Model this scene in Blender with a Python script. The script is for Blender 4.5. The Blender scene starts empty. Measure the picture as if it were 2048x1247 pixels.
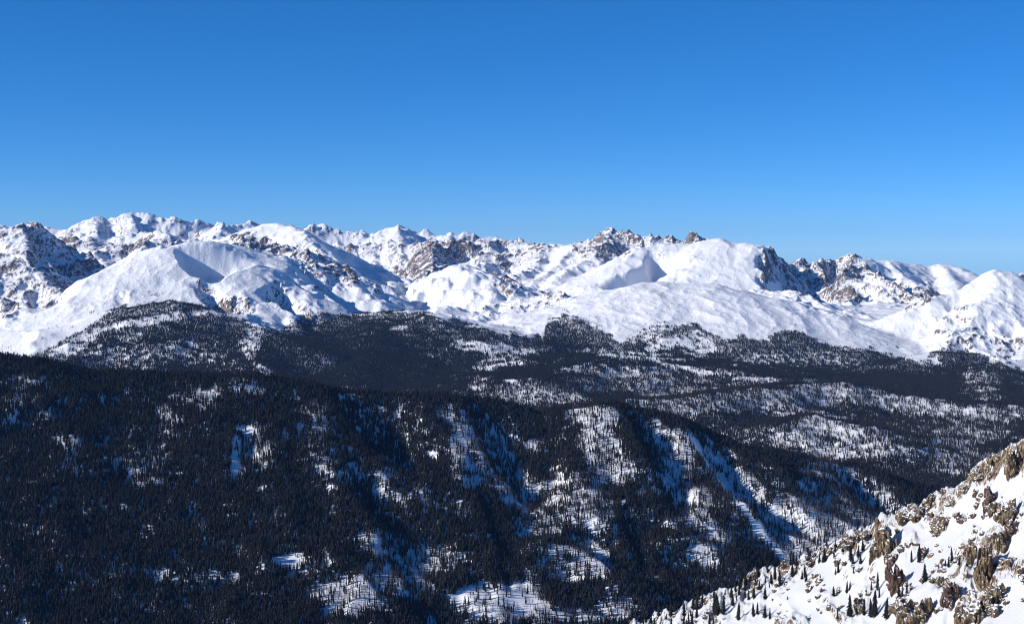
import bpy, math, random, time
import numpy as np
T0 = time.time()
random.seed(7); np.random.seed(7)
scene = bpy.context.scene
COL = scene.collection

# ------------------------------------------------------------------ camera
F = 2813.0            # focal length in pixels of a 2048 wide picture (40 degrees across)
HOR = 500.0           # eye level row in that picture
cam_d = bpy.data.cameras.new('camera'); cam = bpy.data.objects.new('camera', cam_d); COL.objects.link(cam)
cam_d.sensor_width = 36.0; cam_d.lens = 36.0 * F / 2048.0
cam.location = (0, 0, 0)
cam.rotation_euler = (math.radians(90) - math.atan((623.5 - HOR) / F), 0, 0)
cam_d.clip_start = 1.0; cam_d.clip_end = 120000.0
scene.camera = cam
PITCH = math.atan((623.5 - HOR) / F)

# ------------------------------------------------------------------ sky, sun, exposure
SUN_ELEV = math.radians(24.0); SUN_BACK = math.radians(18.0)   # sun to the left, a little behind
sdir = np.array([-math.cos(SUN_ELEV) * math.cos(SUN_BACK), -math.cos(SUN_ELEV) * math.sin(SUN_BACK), math.sin(SUN_ELEV)])
world = bpy.data.worlds.new('World'); scene.world = world; world.use_nodes = True
wn = world.node_tree.nodes; wl = world.node_tree.links; wn.clear()
sky = wn.new('ShaderNodeTexSky'); sky.sky_type = 'NISHITA'; sky.sun_disc = False
sky.sun_elevation = SUN_ELEV
sky.sun_rotation = math.atan2(sdir[0], sdir[1])
sky.altitude = 3900; sky.air_density = 0.85; sky.dust_density = 0.0; sky.ozone_density = 10.0
bg = wn.new('ShaderNodeBackground'); bg.inputs[1].default_value = 0.136
wo = wn.new('ShaderNodeOutputWorld')
hs = wn.new('ShaderNodeHueSaturation'); hs.inputs['Saturation'].default_value = 1.09
gm = wn.new('ShaderNodeGamma'); gm.inputs[1].default_value = 0.92
wl.new(sky.outputs[0], hs.inputs['Color']); wl.new(hs.outputs[0], gm.inputs[0]); wl.new(gm.outputs[0], bg.inputs[0]); wl.new(bg.outputs[0], wo.inputs[0])
sun_d = bpy.data.lights.new('sun', 'SUN'); sun_d.energy = 5.0; sun_d.angle = math.radians(0.5); sun_d.color = (1.0, 0.95, 0.88)
sun = bpy.data.objects.new('sun', sun_d); COL.objects.link(sun)
from mathutils import Vector
sun.rotation_euler = Vector(sdir.tolist()).to_track_quat('Z', 'Y').to_euler()
sun.location = (-400, 0, 300)
scene.view_settings.view_transform = 'Standard'; scene.view_settings.look = 'None'
scene.view_settings.gamma = 1.0; scene.view_settings.exposure = 0.18
scene.view_settings.use_curve_mapping = False
scene.render.engine = 'CYCLES'
scene.cycles.use_denoising = True; scene.cycles.filter_width = 1.0
scene.cycles.max_bounces = 4; scene.cycles.diffuse_bounces = 2; scene.cycles.volume_bounces = 0
scene.cycles.use_adaptive_sampling = True; scene.cycles.adaptive_threshold = 0.02

# ------------------------------------------------------------------ numpy helpers
_rs = np.random.RandomState(3)
_P = _rs.permutation(1024); _P = np.concatenate([_P, _P]).astype(np.int32)
_A = _rs.rand(1024) * 2 * np.pi
_GX = np.cos(_A).astype(np.float32); _GY = np.sin(_A).astype(np.float32)
def perlin(x, y):
    x = np.asarray(x, np.float64); y = np.asarray(y, np.float64)
    x0 = np.floor(x); y0 = np.floor(y)
    fx = (x - x0).astype(np.float32); fy = (y - y0).astype(np.float32)
    xi = x0.astype(np.int64) & 1023; yi = y0.astype(np.int64) & 1023
    x1 = (xi + 1) & 1023; y1 = (yi + 1) & 1023
    def g(a, b, dx, dy):
        h = _P[_P[a] + b]
        return _GX[h] * dx + _GY[h] * dy
    n00 = g(xi, yi, fx, fy); n10 = g(x1, yi, fx - 1, fy)
    n01 = g(xi, y1, fx, fy - 1); n11 = g(x1, y1, fx - 1, fy - 1)
    u = fx * fx * fx * (fx * (fx * 6 - 15) + 10); v = fy * fy * fy * (fy * (fy * 6 - 15) + 10)
    a = n00 + u * (n10 - n00); b = n01 + u * (n11 - n01)
    return (a + v * (b - a)) * 1.5
def fbm(x, y, oct=4, gain=0.5, lac=2.03):
    s = 0; a = 1.0; t = 0
    for i in range(oct):
        s = s + a * perlin(x + 17.3 * i, y - 9.1 * i); t += a
        a *= gain; x = x * lac; y = y * lac
    return s / t
def ridged(x, y, oct=5, gain=0.55, lac=2.07):
    s = 0; a = 1.0; t = 0; w = 1.0
    for i in range(oct):
        n = 1.0 - np.abs(perlin(x + 31.7 * i, y + 5.9 * i))
        n = n * n * w
        w = np.clip(n * 1.6, 0, 1)
        s = s + a * n; t += a
        a *= gain; x = x * lac; y = y * lac
    return s / t
def sstep(a, b, x):
    t = np.clip((x - a) / (b - a), 0, 1); return t * t * (3 - 2 * t)

def w_of(px, py, d):
    return ((px - 1024) / F * d, d, (HOR - py) / F * d)

def fan(px0, px1, nc, d0, d1, nr, p=1.0):
    px = np.linspace(px0, px1, nc); t = np.linspace(0, 1, nr)
    d = d0 * (d1 / d0) ** (t ** p)
    PX, D = np.meshgrid(px, d)
    return px, d, PX, D

def tents(ridges, base, X, Y, k=25.0, warp=0.0, wscale=600.0):
    """height of a set of ridges: every crest is a polyline in the world with its own side slopes;
    spurs run down from it. Ridges join by a smooth maximum."""
    if warp:
        Xw = X + warp * fbm(X / wscale, Y / wscale, 3); Yw = Y + warp * fbm(X / wscale + 40, Y / wscale + 11, 3)
    else:
        Xw, Yw = X, Y
    Hs = base.astype(np.float64).copy()
    acc = np.exp(np.zeros_like(Hs)); R = np.zeros_like(Hs) + 0.25
    M = Hs.copy(); S = np.ones_like(Hs); RU = np.full_like(Hs, 0.2)
    for ri, r in enumerate(ridges):
        pts = np.array([w_of(p[0], p[1], p[2] * 1000.0) for p in r['p']])
        sl = r.get('l', r.get('s', 0.5)); sr = r.get('r', r.get('s', 0.5)); rd = r.get('rd', 30.0); cap = r.get('cap', 0.6)
        best = np.full(X.shape, -1e12); zc = np.zeros(X.shape); ss = np.zeros(X.shape); sn = np.zeros(X.shape); dist = np.zeros(X.shape)
        s0 = 0.0; nseg = len(pts) - 1
        for i in range(nseg):
            a, b = pts[i], pts[i + 1]
            ex, ey = b[0] - a[0], b[1] - a[1]; L2 = ex * ex + ey * ey + 1e-9; L = math.sqrt(L2)
            tr = ((Xw - a[0]) * ex + (Yw - a[1]) * ey) / L2
            t = np.clip(tr, 0, 1)
            dx = Xw - (a[0] + t * ex); dy = Yw - (a[1] + t * ey)
            dd = np.sqrt(dx * dx + dy * dy) + 1e-6
            sd = (ex * dy - ey * dx) / L                      # signed side distance
            w = 0.5 + 0.5 * sd / np.sqrt(sd * sd + rd * rd)
            slope = sl * w + sr * (1 - w)
            if i == 0 or i == nseg - 1:
                over = np.abs(tr - t) * L / dd
                if i == 0 and nseg > 1: over = np.where(tr < 0, over, 0)
                if i == nseg - 1 and nseg > 1: over = np.where(tr > 1, over, 0)
                slope = slope + (np.maximum(cap, slope) - slope) * over ** 2
            h = a[2] + t * (b[2] - a[2]) - slope * (np.sqrt(dd * dd + rd * rd) - rd)
            m = h > best
            best = np.where(m, h, best)
            ss = np.where(m, s0 + t * L, ss); sn = np.where(m, sd, sn); dist = np.where(m, dd, dist)
            s0 += L
        h = best
        if 'cut' in r:                      # ground breaks off on one side of a line
            (pa, da), (pb, db), cs_ = r['cut']
            ax, ay = (pa - 1024) / F * da * 1000, da * 1000.0; bx_, by_ = (pb - 1024) / F * db * 1000, db * 1000.0
            ux, uy = bx_ - ax, by_ - ay; L = math.hypot(ux, uy)
            h = h - cs_ * np.maximum(0, (ux * (Yw - ay) - uy * (Xw - ax)) / L)
        sp = r.get('spur', 0.0)
        if sp:
            lam = r.get('lam', 350.0)
            n = ridged(X / lam + 7.7 * ri, Y / (lam * 1.3) + ri, 3)
            h = h + sp * 1.4 * (n - 0.55) * sstep(0, lam * 1.2, dist)
        jag = r.get('jag', 0.0)
        if jag:
            jn = ridged(ss / 120.0 + 3.3 * ri, np.zeros_like(ss) + ri * 1.7, 4)
            h = h + 1.6 * jag * (jn - 0.70) * np.exp(-dist / 65.0)
        # smooth max
        nm = np.maximum(M, h)
        e1 = np.exp(-(nm - M) / k); e2 = np.exp(-(nm - h) / k)
        RU = (RU * S * e1 + r.get('rug', 0.5) * e2) / (S * e1 + e2)
        S = S * e1 + e2
        M = nm
    return M + k * np.log(S) * 0.6, RU

def erode(H, px, d, strength, rounds=3, n=40000, steps=110, seed=1, blur=1, pw=0.5):
    '''run many drops of water down the relief and lower the ground where they gather: gullies and spurs'''
    rs = np.random.RandomState(seed); nr, nc = H.shape
    dd = np.gradient(d)[:, None]; dp = px[1] - px[0]
    T = ((px - 1024) / F)[None, :]; Dg = d[:, None]
    for it in range(rounds):
        Hd = np.gradient(H, axis=0) / dd; Hp = np.gradient(H, axis=1) / dp
        hx = Hp * F / Dg; hy = Hd - hx * T
        vr = -hy / dd; vc = (-hx + T * hy) * F / Dg / dp
        sl = np.sqrt(hx * hx + hy * hy)
        r = rs.rand(n) * (nr - 3) + 1; c = rs.rand(n) * (nc - 3) + 1
        mr = np.zeros(n); mc = np.zeros(n)
        Q = np.zeros(nr * nc); alive = np.ones(n, bool)
        for k in range(steps):
            ri = r.astype(int); ci = c.astype(int); idx = ri * nc + ci
            Q += np.bincount(idx[alive], minlength=nr * nc)
            gr = vr.ravel()[idx]; gc = vc.ravel()[idx]
            g = np.sqrt(gr * gr + gc * gc) + 1e-12
            mr = 0.35 * mr + gr / g; mc = 0.35 * mc + gc / g
            m = np.sqrt(mr * mr + mc * mc) + 1e-9
            r = r + 0.8 * mr / m; c = c + 0.8 * mc / m
            alive &= (r > 1) & (r < nr - 2) & (c > 1) & (c < nc - 2) & (sl.ravel()[idx] > 0.03)
            r = np.clip(r, 1, nr - 2); c = np.clip(c, 1, nc - 2)
        Q = Q.reshape(nr, nc)
        E = (np.minimum(Q, 400.0) ** pw) * np.clip(sl, 0, 1.0)
        for b in range(blur + (rounds - 1 - it)):
            E[1:-1] = 0.25 * E[:-2] + 0.5 * E[1:-1] + 0.25 * E[2:]
            E[:, 1:-1] = 0.25 * E[:, :-2] + 0.5 * E[:, 1:-1] + 0.25 * E[:, 2:]
        H = H - strength * (E - E.mean() * 0.8)
    return H

def blurg(A, n):
    A = A.copy()
    for _ in range(n):
        A[1:-1] = 0.25 * A[:-2] + 0.5 * A[1:-1] + 0.25 * A[2:]
        A[:, 1:-1] = 0.25 * A[:, :-2] + 0.5 * A[:, 1:-1] + 0.25 * A[:, 2:]
    return A

def scoop(H, X, Y, pts, A, w1, w3, ends=0.25):
    '''hollow out the ground on the right of an edge: a steep wind-packed drop that fills up again with distance'''
    P = np.array([w_of(p[0], p[1], p[2] * 1000.0) for p in pts])
    seg = np.sqrt(((P[1:, :2] - P[:-1, :2]) ** 2).sum(1)); tot = seg.sum()
    best = np.full(X.shape, 1e9); sgn = np.zeros(X.shape); ss = np.zeros(X.shape); s0 = 0
    for i in range(len(P) - 1):
        a, b = P[i], P[i + 1]; ex, ey = b[0] - a[0], b[1] - a[1]; L = seg[i] + 1e-9
        t = np.clip(((X - a[0]) * ex + (Y - a[1]) * ey) / (L * L), 0, 1)
        dx = X - a[0] - t * ex; dy = Y - a[1] - t * ey; q = np.sqrt(dx * dx + dy * dy)
        m = q < best
        best = np.where(m, q, best); sgn = np.where(m, ex * dy - ey * dx, sgn); ss = np.where(m, s0 + t * L, ss); s0 += L
    wob = 1 + 0.25 * fbm(X / 120, Y / 120, 2)
    f = sstep(0, w1, best * wob) * (1 - sstep(w1, w3, best * wob)) * (sgn > 0)
    u = ss / tot
    f = f * sstep(-0.02, ends, u) * (1 - sstep(1 - ends, 1.02, u))
    return H - A * f

def upsample(A, nr, nc):
    r0, c0 = A.shape
    y = np.linspace(0, r0 - 1, nr); x = np.linspace(0, c0 - 1, nc)
    yi = np.minimum(y.astype(int), r0 - 2); xi = np.minimum(x.astype(int), c0 - 2)
    fy = (y - yi)[:, None]; fx = (x - xi)[None, :]
    A0 = A[yi]; A1 = A[yi + 1]
    B = A0 * (1 - fy) + A1 * fy
    return B[:, xi] * (1 - fx) + B[:, xi + 1] * fx

class Layer:
    def __init__(s, px, d, H):
        s.px, s.d, s.H = px, d, H
        s.D = d[:, None]; s.X = (px[None, :] - 1024) / F * s.D; s.Y = np.broadcast_to(s.D, H.shape)
        V = H / s.D; s.V = V
        s.RM = np.maximum.accumulate(V, axis=0)
        # world gradient (fan coordinates -> world)
        Hd = np.gradient(H, axis=0) / np.gradient(d)[:, None]
        Hp = np.gradient(H, axis=1) / np.gradient(px)[None, :]
        s.hx = Hp * F / s.D
        s.hy = Hd - s.hx * (px[None, :] - 1024) / F
        s.slope = np.sqrt(s.hx ** 2 + s.hy ** 2)
        nz = 1 / np.sqrt(1 + s.slope ** 2)
        s.lit = (-s.hx * sdir[0] - s.hy * sdir[1] + sdir[2]) * nz
    def samp(s, A, px, d):
        x = np.interp(px, s.px, np.arange(len(s.px))); y = np.interp(d, s.d, np.arange(len(s.d)))
        xi = np.minimum(x.astype(int), len(s.px) - 2); yi = np.minimum(y.astype(int), len(s.d) - 2)
        fx = x - xi; fy = y - yi
        return (A[yi, xi] * (1 - fx) + A[yi, xi + 1] * fx) * (1 - fy) + (A[yi + 1, xi] * (1 - fx) + A[yi + 1, xi + 1] * fx) * fy
    def pick(s, px, py):
        """first ground point met along the sight line of a picture position, as world x, y, z"""
        ci = int(np.clip(np.searchsorted(s.px, px), 0, len(s.px) - 1))
        pyc = HOR - s.V[:, ci] * F
        k = np.where(pyc <= py)[0]
        if len(k) == 0: k = [int(np.argmin(pyc))]
        d = s.d[k[0]]
        return np.array([(px - 1024) / F * d, d, s.H[k[0], ci]])

def grid_mesh(name, X, Y, Z, mat, attrs=None, smooth=True):
    nr, nc = Z.shape
    me = bpy.data.meshes.new(name)
    co = np.empty((nr * nc, 3), np.float32); co[:, 0] = X.ravel(); co[:, 1] = Y.ravel(); co[:, 2] = Z.ravel()
    i = np.arange(nr * nc).reshape(nr, nc)
    q = np.stack([i[:-1, :-1], i[:-1, 1:], i[1:, 1:], i[1:, :-1]], -1).reshape(-1, 4).astype(np.int32)
    me.vertices.add(len(co)); me.vertices.foreach_set('co', co.ravel())
    me.loops.add(q.size); me.loops.foreach_set('vertex_index', q.ravel())
    me.polygons.add(len(q)); me.polygons.foreach_set('loop_start', np.arange(0, q.size, 4, dtype=np.int32))
    me.update(calc_edges=True)
    me.polygons.foreach_set('use_smooth', np.full(len(q), smooth))
    for k, v in (attrs or {}).items():
        a = me.attributes.new(k, 'FLOAT', 'POINT'); a.data.foreach_set('value', np.ascontiguousarray(v, np.float32).ravel())
    me.materials.append(mat)
    o = bpy.data.objects.new(name, me); COL.objects.link(o); o['kind'] = 'structure'
    return o

# ------------------------------------------------------------------ materials
class NT:
    def __init__(s, name):
        s.m = bpy.data.materials.new(name); s.m.use_nodes = True
        s.n = s.m.node_tree.nodes; s.l = s.m.node_tree.links
        s.b = s.n['Principled BSDF']
    def node(s, t, **kw):
        n = s.n.new(t)
        for k, v in kw.items(): setattr(n, k, v)
        return n
    def noise(s, scale, detail=4, rough=0.55, vec=None):
        n = s.node('ShaderNodeTexNoise'); n.inputs['Scale'].default_value = scale; n.inputs['Detail'].default_value = detail
        n.inputs['Roughness'].default_value = rough
        if vec is not None: s.l.new(vec, n.inputs['Vector'])
        return n.outputs['Fac']
    def math(s, op, a, b=None, c=None, clamp=False):
        n = s.node('ShaderNodeMath', operation=op, use_clamp=clamp)
        for i, v in enumerate((a, b, c)):
            if v is None: continue
            if isinstance(v, (int, float)): n.inputs[i].default_value = v
            else: s.l.new(v, n.inputs[i])
        return n.outputs[0]
    def ramp(s, fac, stops):
        n = s.node('ShaderNodeValToRGB'); s.l.new(fac, n.inputs[0]); e = n.color_ramp.elements
        while len(e) < len(stops): e.new(0.5)
        for q, (p, c) in zip(e, stops): q.position = p; q.color = (*c, 1)
        return n.outputs[0]
    def mix(s, f, a, b):
        n = s.node('ShaderNodeMix', data_type='RGBA'); s.l.new(f, n.inputs[0])
        for sock, v in ((n.inputs[6], a), (n.inputs[7], b)):
            if isinstance(v, tuple): sock.default_value = (*v, 1)
            else: s.l.new(v, sock)
        return n.outputs[2]
    def attr(s, name):
        n = s.node('ShaderNodeAttribute', attribute_name=name); return n.outputs['Fac']
    def pos(s): return s.node('ShaderNodeNewGeometry').outputs['Position']

SNOW = (0.83, 0.84, 0.87)
def terrain_mat(name, rock_stops, scale, bump, edge=(0.42, 0.58), snow=1.0):
    t = NT(name); P = t.pos()
    mp = t.node('ShaderNodeMapping'); mp.inputs['Scale'].default_value = (1.0, 0.8, 0.42); t.l.new(P, mp.inputs[0])
    n1 = t.noise(scale, 7, 0.72, mp.outputs[0])
    rk = t.math('ADD', t.attr('rock'), t.math('MULTIPLY', t.math('SUBTRACT', n1, 0.5), 1.5))
    mr = t.node('ShaderNodeMapRange', interpolation_type='SMOOTHSTEP'); t.l.new(rk, mr.inputs[0])
    mr.inputs[1].default_value = edge[0]; mr.inputs[2].default_value = edge[1]
    rc = t.ramp(t.noise(scale * 0.45, 5, 0.6, P), rock_stops)
    n3 = t.noise(scale * 0.2, 3, 0.5, P)
    sc = t.mix(n3, tuple(q * snow for q in (0.80, 0.815, 0.85)), tuple(q * snow for q in (0.87, 0.875, 0.89)))
    t.l.new(t.mix(mr.outputs[0], sc, rc), t.b.inputs['Base Color'])
    t.b.inputs['Roughness'].default_value = 0.75
    t.b.inputs['Specular IOR Level'].default_value = 0.15
    bp = t.node('ShaderNodeBump'); bp.inputs['Strength'].default_value = 1.0; bp.inputs['Distance'].default_value = bump
    rn = t.node('ShaderNodeTexNoise', noise_type='RIDGED_MULTIFRACTAL'); rn.inputs['Scale'].default_value = scale * 0.7; rn.inputs['Detail'].default_value = 5
    t.l.new(mp.outputs[0], rn.inputs['Vector'])
    hgt = t.math('ADD', t.math('MULTIPLY', rn.outputs['Fac'], t.math('MULTIPLY', t.attr('rugged'), 1.0)), t.math('MULTIPLY', t.noise(scale * 0.9, 6, 0.62, P), 0.9))
    t.l.new(hgt, bp.inputs['Height'])
    t.l.new(bp.outputs[0], t.b.inputs['Normal'])
    return t.m
M_mount = terrain_mat('snow_and_grey_rock', [(0.3, (0.05, 0.04, 0.042)), (0.5, (0.12, 0.092, 0.085)), (0.7, (0.22, 0.175, 0.155))], 0.075, 5.0)
M_far = terrain_mat('far_snow_and_rock', [(0.3, (0.07, 0.06, 0.06)), (0.5, (0.14, 0.115, 0.11)), (0.7, (0.24, 0.205, 0.19))], 0.045, 6.0)
M_hill = terrain_mat('forest_floor_snow', [(0.3, (0.06, 0.05, 0.045)), (0.6, (0.14, 0.115, 0.10)), (0.8, (0.2, 0.17, 0.15))], 0.12, 0.5)
M_fore = terrain_mat('snow_and_brown_rock', [(0.38, (0.018, 0.013, 0.011)), (0.47, (0.10, 0.07, 0.045)), (0.57, (0.22, 0.16, 0.10)), (0.70, (0.36, 0.28, 0.19))], 1.0, 0.35, snow=0.68)

def rock_mat(name, stops, snow_lo=0.50):
    t = NT(name); P = t.pos()
    g = t.node('ShaderNodeNewGeometry'); sx = t.node('ShaderNodeSeparateXYZ'); t.l.new(g.outputs['Normal'], sx.inputs[0])
    n = t.noise(0.5, 5, 0.65, P)
    f = t.math('ADD', sx.outputs[2], t.math('MULTIPLY', t.math('SUBTRACT', n, 0.5), 1.0))
    mr = t.node('ShaderNodeMapRange', interpolation_type='SMOOTHSTEP'); t.l.new(f, mr.inputs[0])
    mr.inputs[1].default_value = snow_lo; mr.inputs[2].default_value = snow_lo + 0.10
    mp = t.node('ShaderNodeMapping'); mp.inputs['Scale'].default_value = (0.8, 0.8, 0.3); mp.inputs['Rotation'].default_value = (0.2, 0.35, 0.1); t.l.new(P, mp.inputs[0])
    rc = t.ramp(t.noise(1.0, 6, 0.75, mp.outputs[0]), stops)
    t.l.new(t.mix(mr.outputs[0], rc, SNOW), t.b.inputs['Base Color'])
    t.b.inputs['Roughness'].default_value = 0.85; t.b.inputs['Specular IOR Level'].default_value = 0.2
    bp = t.node('ShaderNodeBump'); bp.inputs['Distance'].default_value = 1.1
    t.l.new(t.noise(0.9, 6, 0.7, mp.outputs[0]), bp.inputs['Height']); t.l.new(bp.outputs[0], t.b.inputs['Normal'])
    return t.m
M_crag = rock_mat('brown_crag_rock', [(0.38, (0.02, 0.014, 0.011)), (0.47, (0.11, 0.077, 0.048)), (0.57, (0.24, 0.175, 0.105)), (0.70, (0.39, 0.30, 0.20))])
M_crag2 = rock_mat('dark_red_brown_rock', [(0.3, (0.035, 0.022, 0.02)), (0.5, (0.10, 0.06, 0.045)), (0.75, (0.21, 0.145, 0.10))])

def leaf_mat(name, c1, c2, snow=0.0):
    t = NT(name)
    oi = t.node('ShaderNodeObjectInfo'); P = t.pos()
    f = t.math('ADD', t.math('MULTIPLY', oi.outputs['Random'], 0.6), t.math('MULTIPLY', t.noise(0.5, 3, 0.6, P), 0.4))
    t.l.new(t.mix(f, c1, c2), t.b.inputs['Base Color'])
    t.b.inputs['Roughness'].default_value = 0.9; t.b.inputs['Specular IOR Level'].default_value = 0.05
    return t.m
M_spruce = leaf_mat('dark_spruce_needles', (0.009, 0.011, 0.014), (0.033, 0.034, 0.033))
M_bark = leaf_mat('spruce_bark', (0.05, 0.035, 0.025), (0.09, 0.065, 0.05))
M_bare = leaf_mat('bare_grey_brown_wood', (0.06, 0.046, 0.04), (0.15, 0.115, 0.10))

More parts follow.
